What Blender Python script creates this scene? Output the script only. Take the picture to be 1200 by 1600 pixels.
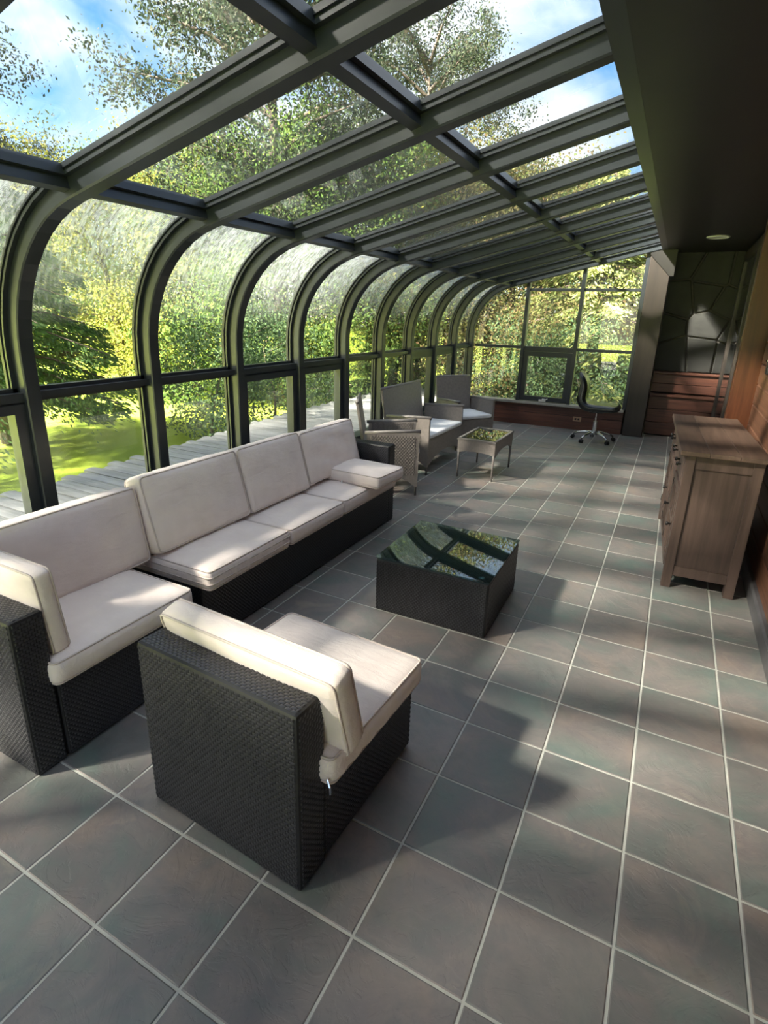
import bpy, bmesh, math, random
import numpy as np
from mathutils import Vector, Matrix, Euler

for o in list(bpy.data.objects):
    bpy.data.objects.remove(o)
SC = bpy.context.scene
COL = SC.collection
R = math.radians
PI = math.pi

# ------------------------------------------------------------------ camera
CAM = Vector((0.5207, -0.9292, 1.6333))
cam_d = bpy.data.cameras.new('camera')
cam = bpy.data.objects.new('camera', cam_d)
COL.objects.link(cam)
yaw, pitch, roll, FPX = 0.4775, 0.3144, 0.0257, 860.1
fw = Vector((-math.sin(yaw) * math.cos(pitch), math.cos(yaw) * math.cos(pitch), -math.sin(pitch)))
r0 = Vector((math.cos(yaw), math.sin(yaw), 0))
u0 = r0.cross(fw)
rr = r0 * math.cos(roll) + u0 * math.sin(roll)
uu = u0 * math.cos(roll) - r0 * math.sin(roll)
cam.matrix_world = Matrix(((rr.x, uu.x, -fw.x, CAM.x), (rr.y, uu.y, -fw.y, CAM.y), (rr.z, uu.z, -fw.z, CAM.z), (0, 0, 0, 1)))
cam_d.sensor_fit = 'VERTICAL'
cam_d.sensor_height = 32.0
cam_d.lens = 32.0 * FPX / 1600.0
cam_d.shift_x = 11.5 / 1600.0
cam_d.shift_y = -30.5 / 1600.0
cam_d.clip_start = 0.05
cam_d.clip_end = 500
SC.camera = cam

# ------------------------------------------------------------------ sky, sun, exposure
SC.view_settings.view_transform = 'Standard'
SC.view_settings.look = 'None'
SC.view_settings.gamma = 1.0
SC.view_settings.use_curve_mapping = False
SC.view_settings.exposure = 3.3

W = bpy.data.worlds.new('sky')
SC.world = W
W.use_nodes = True
wn = W.node_tree
wn.nodes.clear()
def WN(t, **k):
    n = wn.nodes.new(t)
    for a, b in k.items():
        setattr(n, a, b)
    return n
w_out = WN('ShaderNodeOutputWorld')
w_bg = WN('ShaderNodeBackground')
w_tc = WN('ShaderNodeTexCoord')
SUN_AZ, SUN_EL = R(138), R(38)         # azimuth measured from +Y towards -X
w_sky = WN('ShaderNodeTexSky')
w_sky.sky_type = 'NISHITA'
w_sky.sun_disc = False
w_sky.sun_elevation = SUN_EL
w_sky.sun_rotation = -SUN_AZ
w_sky.air_density = 1.0
w_sky.dust_density = 0.6
w_sky.ozone_density = 1.0
w_val = WN('ShaderNodeVectorMath', operation='SCALE')
w_val.inputs['Scale'].default_value = 0.036
w_hs = WN('ShaderNodeHueSaturation')
w_hs.inputs['Saturation'].default_value = 1.5
wn.links.new(w_sky.outputs[0], w_hs.inputs['Color'])
wn.links.new(w_hs.outputs[0], w_val.inputs[0])
w_map = WN('ShaderNodeMapping')
w_map.inputs['Scale'].default_value = (1.0, 1.0, 2.2)
w_map.inputs['Location'].default_value = (0.35, 0.1, 0.0)
wn.links.new(w_tc.outputs['Generated'], w_map.inputs[0])
w_noise = WN('ShaderNodeTexNoise')
w_noise.inputs['Scale'].default_value = 2.6
w_noise.inputs['Detail'].default_value = 6
w_noise.inputs['Roughness'].default_value = 0.52
w_noise.inputs['Distortion'].default_value = 0.5
wn.links.new(w_map.outputs[0], w_noise.inputs['Vector'])
w_cr = WN('ShaderNodeValToRGB')
w_cr.color_ramp.elements[0].position = 0.36
w_cr.color_ramp.elements[0].color = (0, 0, 0, 1)
w_cr.color_ramp.elements[1].position = 0.62
w_cr.color_ramp.elements[1].color = (1, 1, 1, 1)
wn.links.new(w_noise.outputs['Fac'], w_cr.inputs[0])
w_mix = WN('ShaderNodeMixRGB')
w_mix.inputs['Color2'].default_value = (0.19, 0.195, 0.20, 1)
wn.links.new(w_cr.outputs[0], w_mix.inputs['Fac'])
wn.links.new(w_val.outputs[0], w_mix.inputs['Color1'])
wn.links.new(w_mix.outputs[0], w_bg.inputs['Color'])
w_bg.inputs['Strength'].default_value = 1.0
wn.links.new(w_bg.outputs[0], w_out.inputs[0])

sd = bpy.data.lights.new('sun', 'SUN')
sd.energy = 11.5
sd.angle = R(5.0)
sd.color = (1.0, 0.93, 0.80)
sun = bpy.data.objects.new('sun', sd)
COL.objects.link(sun)
to_sun = Vector((-math.sin(SUN_AZ) * math.cos(SUN_EL), math.cos(SUN_AZ) * math.cos(SUN_EL), math.sin(SUN_EL)))
sun.rotation_euler = to_sun.to_track_quat('Z', 'Y').to_euler()
sun.location = to_sun * 40

# ------------------------------------------------------------------ materials
def srgb(r, g, b):
    f = lambda c: (c / 255 / 12.92) if c / 255 <= 0.04045 else ((c / 255 + 0.055) / 1.055) ** 2.4
    return (f(r), f(g), f(b), 1)

class NT:
    def __init__(s, name):
        s.m = bpy.data.materials.new(name)
        s.m.use_nodes = True
        s.t = s.m.node_tree
        s.t.nodes.clear()
        s.out = s.n('ShaderNodeOutputMaterial')
    def n(s, t, ins=None, **k):
        x = s.t.nodes.new(t)
        for a, b in k.items():
            setattr(x, a, b)
        for a, b in (ins or {}).items():
            s.set(x, a, b)
        return x
    def set(s, x, a, b):
        if isinstance(b, bpy.types.NodeSocket):
            s.t.links.new(b, x.inputs[a])
        else:
            x.inputs[a].default_value = b
    def noise(s, vec, scale, detail=4, rough=0.55, dist=0.0):
        x = s.n('ShaderNodeTexNoise', {'Scale': scale, 'Detail': detail, 'Roughness': rough, 'Distortion': dist})
        if vec is not None:
            s.set(x, 'Vector', vec)
        return x
    def ramp(s, fac, *stops):
        x = s.n('ShaderNodeValToRGB')
        e = x.color_ramp.elements
        while len(e) < len(stops):
            e.new(0.5)
        for k, (p, c) in enumerate(stops):
            e[k].position = p
            e[k].color = c if len(c) == 4 else (*c, 1)
        s.set(x, 0, fac)
        return x.outputs[0]
    def mix(s, fac, a, b, mode='MIX'):
        x = s.n('ShaderNodeMixRGB', blend_type=mode)
        s.set(x, 'Fac', fac)
        s.set(x, 'Color1', a)
        s.set(x, 'Color2', b)
        return x.outputs[0]
    def math(s, op, a, b=0.0, c=0.0):
        x = s.n('ShaderNodeMath', operation=op)
        s.set(x, 0, a)
        s.set(x, 1, b)
        s.set(x, 2, c)
        return x.outputs[0]
    def bump(s, h, strength, dist):
        x = s.n('ShaderNodeBump', {'Strength': strength, 'Distance': dist})
        s.set(x, 'Height', h)
        return x.outputs[0]
    def pbr(s, color, rough=0.5, metal=0.0, normal=None, spec=None, **k):
        x = s.n('ShaderNodeBsdfPrincipled')
        s.set(x, 'Base Color', color)
        s.set(x, 'Roughness', rough)
        s.set(x, 'Metallic', metal)
        if normal is not None:
            s.set(x, 'Normal', normal)
        if spec is not None:
            s.set(x, 'Specular IOR Level', spec)
        for a, b in k.items():
            s.set(x, a, b)
        return x.outputs[0]
    def done(s, sh):
        s.t.links.new(sh, s.out.inputs[0])
        return s.m
    def obj(s):
        return s.n('ShaderNodeTexCoord').outputs['Object']
    def pos(s):
        return s.n('ShaderNodeNewGeometry').outputs['Position']
    def mapped(s, vec, scale):
        return s.n('ShaderNodeMapping', {'Vector': vec, 'Scale': scale}).outputs[0]

def plain(name, col, rough=0.5, metal=0.0, var=0.15, scale=18, bump=0.0, spec=None):
    t = NT(name)
    nz = t.noise(t.obj(), scale, 4)
    dark = tuple(c * (1 - var) for c in col[:3]) + (1,)
    lite = tuple(min(1, c * (1 + var)) for c in col[:3]) + (1,)
    c = t.ramp(nz.outputs['Fac'], (0.3, dark), (0.7, lite))
    nm = t.bump(nz.outputs['Fac'], bump, 0.004) if bump else None
    return t.done(t.pbr(c, rough, metal, nm, spec))

def wood(name, c1, c2, scale=(30, 2, 30), rough=0.45, vary=0.3, world=False):
    t = NT(name)
    v = t.mapped(t.pos() if world else t.obj(), scale)
    nz = t.noise(v, 1.0, 6, 0.6, 0.6)
    rnd = t.n('ShaderNodeObjectInfo').outputs['Random']
    c = t.ramp(nz.outputs['Fac'], (0.28, c1), (0.72, c2))
    k = t.math('MULTIPLY_ADD', rnd, vary, 1.0 - vary * 0.5)
    hs = t.n('ShaderNodeHueSaturation', {'Color': c, 'Value': k})
    return t.done(t.pbr(hs.outputs[0], rough, 0, t.bump(nz.outputs['Fac'], 0.25, 0.002)))

def make_glass(name, tint=(0.975, 0.985, 0.98), f0=0.05, wet=False, dirt=0.0, tc='obj'):
    t = NT(name)
    lw = t.n('ShaderNodeLayerWeight', {'Blend': 0.5})
    p5 = t.math('POWER', lw.outputs['Facing'], 5.0)
    fac = t.math('MULTIPLY_ADD', p5, 1 - f0, f0)
    tr = t.n('ShaderNodeBsdfTransparent', {'Color': (*tint, 1)})
    gl = t.n('ShaderNodeBsdfGlossy', {'Color': (1, 1, 1, 1), 'Roughness': 0.0})
    mx = t.n('ShaderNodeMixShader', {0: fac, 1: tr.outputs[0], 2: gl.outputs[0]})
    sh = mx.outputs[0]
    if wet or dirt:
        o = t.obj()
        df = t.n('ShaderNodeBsdfDiffuse', {'Color': (0.85, 0.9, 0.9, 1)})
        tl = t.n('ShaderNodeBsdfTranslucent', {'Color': (0.85, 0.9, 0.9, 1)})
        ds = t.n('ShaderNodeMixShader', {0: 0.6, 1: df.outputs[0], 2: tl.outputs[0]})
        if wet:   # condensation running down the bent part of the pane
            sep = t.n('ShaderNodeSeparateXYZ', {0: o})
            hgt = t.n('ShaderNodeMapRange', {'Value': sep.outputs['Z'], 'From Min': 1.52, 'From Max': 1.95, 'To Min': 0.0, 'To Max': 0.7}).outputs[0]
            st = t.noise(t.mapped(o, (16, 75, 13)), 1.0, 3, 0.6, 0.8)
            big = t.noise(t.mapped(o, (5, 6, 5)), 1.0, 3)
            drops = t.ramp(st.outputs['Fac'], (0.44, (0, 0, 0)), (0.62, (1, 1, 1)))
            amt = t.math('MULTIPLY', t.math('MULTIPLY_ADD', drops, 0.55, 0.16), hgt)
            amt = t.math('MULTIPLY', amt, t.math('ADD', big.outputs['Fac'], 0.3))
        else:
            big = t.noise(t.mapped(o, (3, 3, 3)), 1.0, 6, 0.65)
            amt = t.math('MULTIPLY', t.ramp(big.outputs['Fac'], (0.35, (0, 0, 0)), (0.8, (1, 1, 1))), dirt)
        m2 = t.n('ShaderNodeMixShader', {0: amt, 1: sh, 2: ds.outputs[0]})
        sh = m2.outputs[0]
    return t.done(sh)

M = {}
M['bronze'] = plain('dark bronze aluminium', srgb(42, 47, 52), 0.34, 0.0, 0.08, 9, spec=0.5)
M['gasket'] = plain('black rubber gasket', srgb(28, 30, 30), 0.6)
M['glass'] = make_glass('clear window glass', dirt=0.05)
M['roof_glass'] = make_glass('tinted roof glass', (0.965, 0.98, 0.975), 0.055, dirt=0.025)
M['wet_glass'] = make_glass('fogged bent glass', (0.97, 0.98, 0.975), 0.05, wet=True)
M['door_glass'] = make_glass('dark door glass', (0.75, 0.8, 0.8), 0.07)
M['ceiling'] = plain('dark brown ceiling paint', srgb(26, 24, 23), 0.42, 0, 0.2, 3, 0.1)
M['dark_fill'] = plain('dark interior', srgb(14, 13, 12), 0.8)  # near-black colour stands in for the unlit space behind panels and glass
M['cedar'] = wood('red cedar boards', srgb(80, 52, 41), srgb(124, 86, 66), (14, 1.2, 40), 0.4, 0.35)
M['cedar_x'] = wood('red brown boards across', srgb(66, 40, 33), srgb(104, 64, 50), (1.4, 14, 40), 0.45, 0.35)
M['jamb'] = wood('orange stained wood', srgb(66, 36, 21), srgb(94, 54, 33), (20, 20, 1.2), 0.35, 0.1)
M['pillar'] = wood('dark stained wood', srgb(38, 33, 30), srgb(54, 46, 41), (16, 16, 1.4), 0.45, 0.1)
M['cabinet'] = wood('weathered brown wood', srgb(68, 54, 48), srgb(100, 81, 72), (22, 22, 1.5), 0.5, 0.12)
M['cabinet_top'] = wood('weathered brown tabletop wood', srgb(74, 58, 50), srgb(110, 89, 77), (22, 1.5, 22), 0.45, 0.12)
M['sill'] = plain('worn pale sill paint', srgb(150, 146, 138), 0.4, 0, 0.15, 12)
M['base_tile'] = plain('dull slate skirting', srgb(92, 90, 92), 0.5, 0, 0.25, 8, 0.2)
M['black_wicker'] = plain('black resin wicker', srgb(44, 44, 48), 0.30, 0, 0.15, 30, spec=0.7)
M['black_core'] = plain('black wicker backing', srgb(24, 24, 26), 0.55)
M['grey_wicker'] = plain('grey resin wicker', srgb(128, 120, 114), 0.5, 0, 0.12, 40)
M['grey_core'] = plain('grey wicker backing', srgb(104, 97, 92), 0.6)
M['grey_metal'] = plain('grey coated metal', srgb(120, 114, 110), 0.4, 0, 0.06)
M['chrome'] = plain('polished chrome', srgb(215, 216, 218), 0.14, 1.0, 0.03)
M['black_plastic'] = plain('black plastic', srgb(22, 22, 24), 0.4)
M['black_leather'] = plain('black faux leather', srgb(26, 30, 30), 0.24, 0, 0.1, 60, 0.15, spec=0.7)
M['white_plastic'] = plain('white plastic', srgb(222, 220, 214), 0.4, 0, 0.04)
M['tan_plastic'] = plain('tan outlet plastic', srgb(176, 140, 112), 0.4, 0, 0.05)
M['knob'] = plain('black iron knob', srgb(24, 22, 22), 0.4, 0.6)
M['lens'] = plain('frosted lamp lens', srgb(205, 200, 190), 0.35)
M['stone'] = plain('dark slate fieldstone', srgb(36, 36, 34), 0.6, 0, 0.4, 5, 0.7)
M['mortar'] = plain('grey mortar', srgb(78, 74, 69), 0.9, 0, 0.2, 20, 0.4)
M['cloth_white'] = plain('white seat pad cloth', srgb(232, 232, 232), 0.85, 0, 0.04, 20, 0.1)
M['trunk'] = plain('grey brown bark', srgb(84, 72, 62), 0.9, 0, 0.35, 9, 0.6)
M['deck'] = wood('weathered grey deck boards', srgb(128, 128, 126), srgb(168, 168, 166), (1.6, 22, 8), 0.55, 0.22)

def fabric():
    t = NT('beige cushion cloth')
    o = t.obj()
    f = t.noise(o, 420, 2)
    b = t.noise(o, 7, 4)
    w = t.noise(t.mapped(o, (9, 26, 26)), 1.0, 3, 0.5, 0.6)
    c = t.ramp(b.outputs['Fac'], (0.3, srgb(226, 212, 205)), (0.7, srgb(236, 223, 216)))
    h = t.math('MULTIPLY_ADD', w.outputs['Fac'], 5.0, f.outputs['Fac'])
    return t.done(t.pbr(c, 0.85, 0, t.bump(h, 0.3, 0.0035), 0.25, **{'Sheen Weight': 0.15}))
M['fabric'] = fabric()
M['piping'] = plain('beige piping cord', srgb(206, 192, 184), 0.8, 0, 0.05)

def slate():
    t = NT('slate floor tile')
    p = t.pos()
    cell = t.n('ShaderNodeVectorMath', {0: t.n('ShaderNodeVectorMath', {0: p, 1: (1 / 0.32, 1 / 0.32, 0)}, operation='MULTIPLY').outputs[0]}, operation='FLOOR').outputs[0]
    wn_ = t.n('ShaderNodeTexWhiteNoise', {'Vector': cell}, noise_dimensions='3D')
    off = t.n('ShaderNodeVectorMath', {0: wn_.outputs['Color'], 1: (37, 53, 29)}, operation='MULTIPLY').outputs[0]
    v = t.n('ShaderNodeVectorMath', {0: p, 1: off}, operation='ADD').outputs[0]
    n1 = t.noise(v, 3.6, 5, 0.6, 0.8)
    n2 = t.noise(t.n('ShaderNodeVectorMath', {0: v, 1: (9, 4, 7)}, operation='ADD').outputs[0], 2.6, 4, 0.55, 0.5)
    n3 = t.noise(v, 26, 5, 0.65)
    c = t.ramp(n1.outputs['Fac'], (0.28, srgb(84, 88, 88)), (0.40, srgb(106, 114, 108)), (0.48, srgb(116, 112, 110)), (0.56, srgb(132, 123, 116)), (0.64, srgb(122, 112, 112)), (0.76, srgb(160, 146, 124)))
    tone = t.ramp(n2.outputs['Fac'], (0.32, srgb(96, 124, 114)), (0.46, srgb(118, 116, 112)), (0.56, srgb(128, 116, 112)), (0.70, srgb(150, 124, 106)))
    c = t.mix(0.5, c, tone)
    val = t.math('MULTIPLY_ADD', wn_.outputs['Value'], 0.22, 0.89)
    fine = t.math('MULTIPLY_ADD', n3.outputs['Fac'], 0.24, 0.88)
    hs = t.n('ShaderNodeHueSaturation', {'Color': c, 'Saturation': 0.78, 'Value': t.math('MULTIPLY', val, fine)})
    cl = t.noise(v, 7, 6, 0.6, 1.6)
    rid = t.ramp(cl.outputs['Fac'], (0.40, (0, 0, 0)), (0.44, (0.35, 0.35, 0.35)), (0.55, (0.45, 0.45, 0.45)), (0.58, (0.8, 0.8, 0.8)), (0.75, (1, 1, 1)))
    h = t.math('MULTIPLY_ADD', n3.outputs['Fac'], 0.22, rid)
    rough = t.math('MULTIPLY_ADD', n3.outputs['Fac'], 0.25, 0.30)
    return t.done(t.pbr(hs.outputs[0], rough, 0, t.bump(h, 0.28, 0.004), 0.5))
M['slate'] = slate()
M['grout'] = plain('pale grout', srgb(190, 190, 182), 0.85, 0, 0.14, 14, 0.3)

def grass_mat():
    t = NT('mown grass')
    p = t.pos()
    a = t.noise(p, 0.55, 4)
    b = t.noise(p, 30, 5, 0.7)
    c = t.ramp(a.outputs['Fac'], (0.3, srgb(146, 168, 46)), (0.7, srgb(184, 194, 72)))
    c = t.mix(t.math('MULTIPLY', b.outputs['Fac'], 0.6), c, srgb(120, 146, 44), 'MIX')
    return t.done(t.pbr(c, 0.9, 0, t.bump(b.outputs['Fac'], 0.8, 0.05), 0.2))
M['grass'] = grass_mat()

def leaf_mat(name, cols, trans=0.5):
    t = NT(name)
    rnd = t.n('ShaderNodeNewGeometry').outputs['Random Per Island']
    k = len(cols)
    c = t.ramp(rnd, *[(i / (k - 1), col) for i, col in enumerate(cols)])
    d = t.n('ShaderNodeBsdfPrincipled', {'Base Color': c, 'Roughness': 0.75, 'Specular IOR Level': 0.08})
    tl = t.n('ShaderNodeBsdfTranslucent', {'Color': c})
    return t.done(t.n('ShaderNodeMixShader', {0: trans, 1: d.outputs[0], 2: tl.outputs[0]}).outputs[0])
M['leaf_yellow'] = leaf_mat('yellow green leaves', [srgb(112, 122, 52), srgb(134, 136, 64), srgb(150, 140, 76), srgb(92, 108, 50)], 0.5)
M['leaf_green'] = leaf_mat('fresh green leaves', [srgb(66, 92, 44), srgb(86, 110, 54), srgb(108, 124, 62), srgb(56, 80, 46)], 0.5)
M['leaf_dark'] = leaf_mat('dark green leaves', [srgb(38, 50, 34), srgb(48, 60, 42), srgb(60, 66, 50), srgb(62, 56, 46)], 0.25)
M['leaf_rust'] = leaf_mat('browning leaves', [srgb(94, 84, 56), srgb(102, 98, 60), srgb(80, 92, 52), srgb(98, 76, 54)], 0.45)
M['needle'] = leaf_mat('spruce needles', [srgb(66, 96, 54), srgb(84, 114, 62), srgb(102, 126, 70), srgb(72, 92, 62)], 0.35)
M['needle_pale'] = leaf_mat('pale pine needles', [srgb(112, 126, 70), srgb(138, 146, 84), srgb(150, 152, 94), srgb(84, 104, 70)], 0.45)  # paler yellow-green needle colour of the pines

# ------------------------------------------------------------------ mesh helpers
class MB:
    def __init__(s):
        s.v, s.f = [], []
    def add(s, vs, fs):
        k = len(s.v)
        s.v += [tuple(v) for v in vs]
        s.f += [tuple(i + k for i in f) for f in fs]
        return s
    def box(s, x0, y0, z0, x1, y1, z1, rz=0, piv=None):
        x0, x1 = sorted((x0, x1)); y0, y1 = sorted((y0, y1)); z0, z1 = sorted((z0, z1))
        vs = [(x, y, z) for z in (z0, z1) for y in (y0, y1) for x in (x0, x1)]
        if rz:
            px, py = piv or ((x0 + x1) / 2, (y0 + y1) / 2)
            c, q = math.cos(rz), math.sin(rz)
            vs = [(px + (x - px) * c - (y - py) * q, py + (x - px) * q + (y - py) * c, z) for x, y, z in vs]
        return s.add(vs, [(0, 2, 3, 1), (4, 5, 7, 6), (0, 1, 5, 4), (2, 6, 7, 3), (0, 4, 6, 2), (1, 3, 7, 5)])
    def tube(s, pts, rad, n=8, closed=False, cap=True):
        pts = [Vector(p) for p in pts]
        m = len(pts)
        rads = rad if isinstance(rad, (list, tuple)) else [rad] * m
        vs, fs = [], []
        up = None
        for i, p in enumerate(pts):
            a = pts[i - 1] if (i > 0 or closed) else p
            b = pts[(i + 1) % m] if (i < m - 1 or closed) else p
            t = (b - a).normalized()
            if up is None:
                up = Vector((0, 0, 1)) if abs(t.z) < 0.9 else Vector((1, 0, 0))
            u = (up - t * up.dot(t))
            if u.length < 1e-6:
                u = t.orthogonal()
            u.normalize()
            w = t.cross(u)
            up = u
            for k in range(n):
                an = 2 * PI * k / n
                vs.append(p + (u * math.cos(an) + w * math.sin(an)) * rads[i])
        for i in range(m if closed else m - 1):
            for k in range(n):
                a, b = i * n + k, i * n + (k + 1) % n
                c, d = ((i + 1) % m) * n + (k + 1) % n, ((i + 1) % m) * n + k
                fs.append((a, b, c, d))
        if cap and not closed:
            fs.append(tuple(range(n - 1, -1, -1)))
            fs.append(tuple(range((m - 1) * n, m * n)))
        return s.add(vs, fs)
    def cyl(s, c, r, h, n=20, axis='z'):
        c = Vector(c)
        d = {'x': Vector((1, 0, 0)), 'y': Vector((0, 1, 0)), 'z': Vector((0, 0, 1))}[axis] * h
        return s.tube([c, c + d], r, n)
    def prism(s, poly, fn, a, b):
        """poly = 2-D outline (ccw), fn(u,v,w) -> xyz; extruded from w=a to w=b"""
        n = len(poly)
        vs = [fn(u, v, a) for u, v in poly] + [fn(u, v, b) for u, v in poly]
        fs = [tuple(range(n - 1, -1, -1)), tuple(range(n, 2 * n))]
        fs += [(i, (i + 1) % n, n + (i + 1) % n, n + i) for i in range(n)]
        return s.add(vs, fs)
    def mesh(s, name, mat, bevel=0.0, smooth=False, seg=2):
        me = bpy.data.meshes.new(name)
        me.from_pydata(s.v, [], s.f)
        bm = bmesh.new()
        bm.from_mesh(me)
        bmesh.ops.recalc_face_normals(bm, faces=bm.faces)
        if bevel:
            es = [e for e in bm.edges if len(e.link_faces) == 2 and e.calc_face_angle(0) > 0.5]
            bmesh.ops.bevel(bm, geom=es, offset=bevel, segments=seg, affect='EDGES', clamp_overlap=True, profile=0.5)
        for f in bm.faces:
            f.smooth = smooth
        bm.to_mesh(me)
        bm.free()
        me.materials.append(M[mat] if isinstance(mat, str) else mat)
        return me
    def build(s, name, mat, parent=None, bevel=0.0, smooth=False, loc=None, rz=None, seg=2):
        return put(s.mesh(name, mat, bevel, smooth, seg), name, parent, loc, rz)

def put(me, name, parent=None, loc=None, rz=None):
    o = bpy.data.objects.new(name, me)
    COL.objects.link(o)
    if parent is not None:
        o.parent = parent
    if loc is not None:
        o.location = loc
    if rz is not None:
        o.rotation_euler[2] = rz
    return o

def raw_mesh(name, verts, quads, mat, smooth=False):
    """fast mesh from numpy arrays (verts n x 3, quads m x 4)"""
    me = bpy.data.meshes.new(name)
    me.vertices.add(len(verts))
    me.vertices.foreach_set('co', np.asarray(verts, np.float32).ravel())
    q = np.asarray(quads, np.int32)
    me.loops.add(q.size)
    me.loops.foreach_set('vertex_index', q.ravel())
    me.polygons.add(len(q))
    me.polygons.foreach_set('loop_start', np.arange(0, q.size, 4, dtype=np.int32))
    me.polygons.foreach_set('loop_total', np.full(len(q), 4, np.int32))
    me.polygons.foreach_set('use_smooth', np.full(len(q), smooth))
    me.update(calc_edges=True)
    me.materials.append(M[mat] if isinstance(mat, str) else mat)
    return me

def empty(name, loc=(0, 0, 0), rz=0):
    o = bpy.data.objects.new(name, None)
    COL.objects.link(o)
    o.location = loc
    o.rotation_euler[2] = rz
    o.empty_display_size = 0.1
    return o

def tag(o, label, cat, group=None):
    o['label'] = label
    o['category'] = cat
    if group:
        o['group'] = group
    return o
def thing(name, label, cat, loc=(0, 0, 0), rz=0, group=None):
    return tag(empty(name, loc, rz), label, cat, group)
def struct(o):
    o['kind'] = 'structure'
    return o
def stuff(o):
    o['kind'] = 'stuff'
    return o

# ------------------------------------------------------------------ the glass house: measures
XW = -2.365                    # inner face of the glass wall
RIB0, DY = 0.779, 0.791        # first rib in view, rib spacing
YEND = 7.93
RAD, SL = 0.70, R(13.5)
ZC = 1.379
XC = XW + RAD
XTOP = 0.17
def rib_path(n0=10):
    pts = [(XW, 0.34, (1, 0)), (XW, ZC, (1, 0))]
    tot = PI / 2 - SL
    for k in range(1, n0 + 1):
        a = PI - tot * k / n0
        pts.append((XC + RAD * math.cos(a), ZC + RAD * math.sin(a), (-math.cos(a), -math.sin(a))))
    xe, ze = pts[-1][0], pts[-1][1]
    pts.append((XTOP, ze + (XTOP - xe) * math.tan(SL), (math.sin(SL), -math.cos(SL))))
    return pts                 # x, z, inward normal
PATH = rib_path()
XE, ZE = PATH[-2][0], PATH[-2][1]
def roof_z(x):
    return ZE + (x - XE) * math.tan(SL)
XM = -0.60

def rib_mesh():
    cs = [(0, -.034), (0, .034), (.008, .039), (.075, .039), (.075, .062), (.088, .062), (.088, .056), (.098, .056),
          (.098, .066), (.118, .066), (.118, -.066), (.098, -.066), (.098, -.056), (.088, -.056), (.088, -.062), (.075, -.062), (.075, -.039), (.008, -.039)]
    m = MB()
    n = len(cs)
    vs, fs = [], []
    for x, z, (nx, nz) in PATH:
        for d, y in cs:
            vs.append((x - nx * d, y, z - nz * d))
    for i in range(len(PATH) - 1):
        for k in range(n):
            fs.append((i * n + k, i * n + (k + 1) % n, (i + 1) * n + (k + 1) % n, (i + 1) * n + k))
    fs += [tuple(range(n)), tuple(range((len(PATH) - 1) * n, len(PATH) * n))]
    m.add(vs, fs)
    return m.mesh('rib', 'bronze', 0)

wall_left = struct(empty('wall_left'))
roof = struct(empty('ceiling_glazed'))
RIBS = list(range(-4, 10))
RM = rib_mesh()
for i in RIBS:
    put(RM, 'rib', wall_left, (0, RIB0 + DY * i, 0))

GD = 0.105                     # glass lies this far outside the inner face
def pane_sheet(path, name, mat, w=DY - 0.10, th=0.006):
    """a bent or flat pane spanning one bay, centred on y = 0"""
    m = MB()
    vs, fs = [], []
    for x, z, (nx, nz) in path:
        for d in (GD, GD + th):
            for y in (-w / 2, w / 2):
                vs.append((x - nx * d, y, z - nz * d))
    n = len(path)
    for i in range(n - 1):
        a, b = i * 4, (i + 1) * 4
        fs += [(a, a + 1, b + 1, b), (a + 2, b + 2, b + 3, a + 3), (a, b, b + 2, a + 2), (a + 1, a + 3, b + 3, b + 1)]
    fs += [(0, 2, 3, 1), ((n - 1) * 4, (n - 1) * 4 + 1, (n - 1) * 4 + 3, (n - 1) * 4 + 2)]
    m.add(vs, fs)
    return m.mesh(name, mat, 0, False)
def shade(me):
    for p in me.polygons:
        p.use_smooth = True
    return me
ZT = 1.185                     # transom height
NR = (math.sin(SL), -math.cos(SL))
curved = []
p0 = [(XW, ZT + .03, (1, 0))] + rib_path(16)[1:-1]
ME_CURVE = pane_sheet(p0, 'curved_pane', 'wet_glass')
bm_ = bmesh.new(); bm_.from_mesh(ME_CURVE)
for e in bm_.edges:
    if len(e.link_faces) == 2 and e.calc_face_angle(0) > 0.9:
        e.smooth = False
for f in bm_.faces:
    f.smooth = True
bm_.to_mesh(ME_CURVE); bm_.free()
d1 = .03
ME_ROOF1 = pane_sheet([(XE + d1, roof_z(XE + d1), NR), (XM - d1, roof_z(XM - d1), NR)], 'roof_pane', 'roof_glass')
ME_ROOF2 = pane_sheet([(XM + d1, roof_z(XM + d1), NR), (XTOP - .01, roof_z(XTOP - .01), NR)], 'roof_pane', 'roof_glass')
ME_LOW = pane_sheet([(XW, .39, (1, 0)), (XW, ZT - .02, (1, 0))], 'lower_pane', 'glass')

def bar_mesh(name, x, z, nrm, w=0.05, d0=0.03, d1=0.118, ln=DY - .078):
    """a purlin or transom running along y between two ribs; tangent = along the path"""
    nx, nz = nrm
    tx, tz = nz, -nx
    m = MB()
    prof = [(d0, -w / 2), (d0, w / 2), (.075, w / 2), (.075, w / 2 + .02), (d1, w / 2 + .02), (d1, -w / 2 - .02), (.075, -w / 2 - .02), (.075, -w / 2)]
    m.prism(prof, lambda u, v, q: (x - nx * u + tx * v, q, z - nz * u + tz * v), -ln / 2, ln / 2)
    return m.mesh(name, 'bronze', 0)
ME_EAVE = bar_mesh('eave_purlin', XE, ZE, NR, 0.045)
ME_MID = bar_mesh('mid_purlin', XM, roof_z(XM), NR, 0.05)
ME_TRAN = bar_mesh('transom', XW, ZT, (1, 0), 0.034)
ME_HEAD = bar_mesh('transom', XW, ZT - .012, (1, 0), 0.055)

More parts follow.
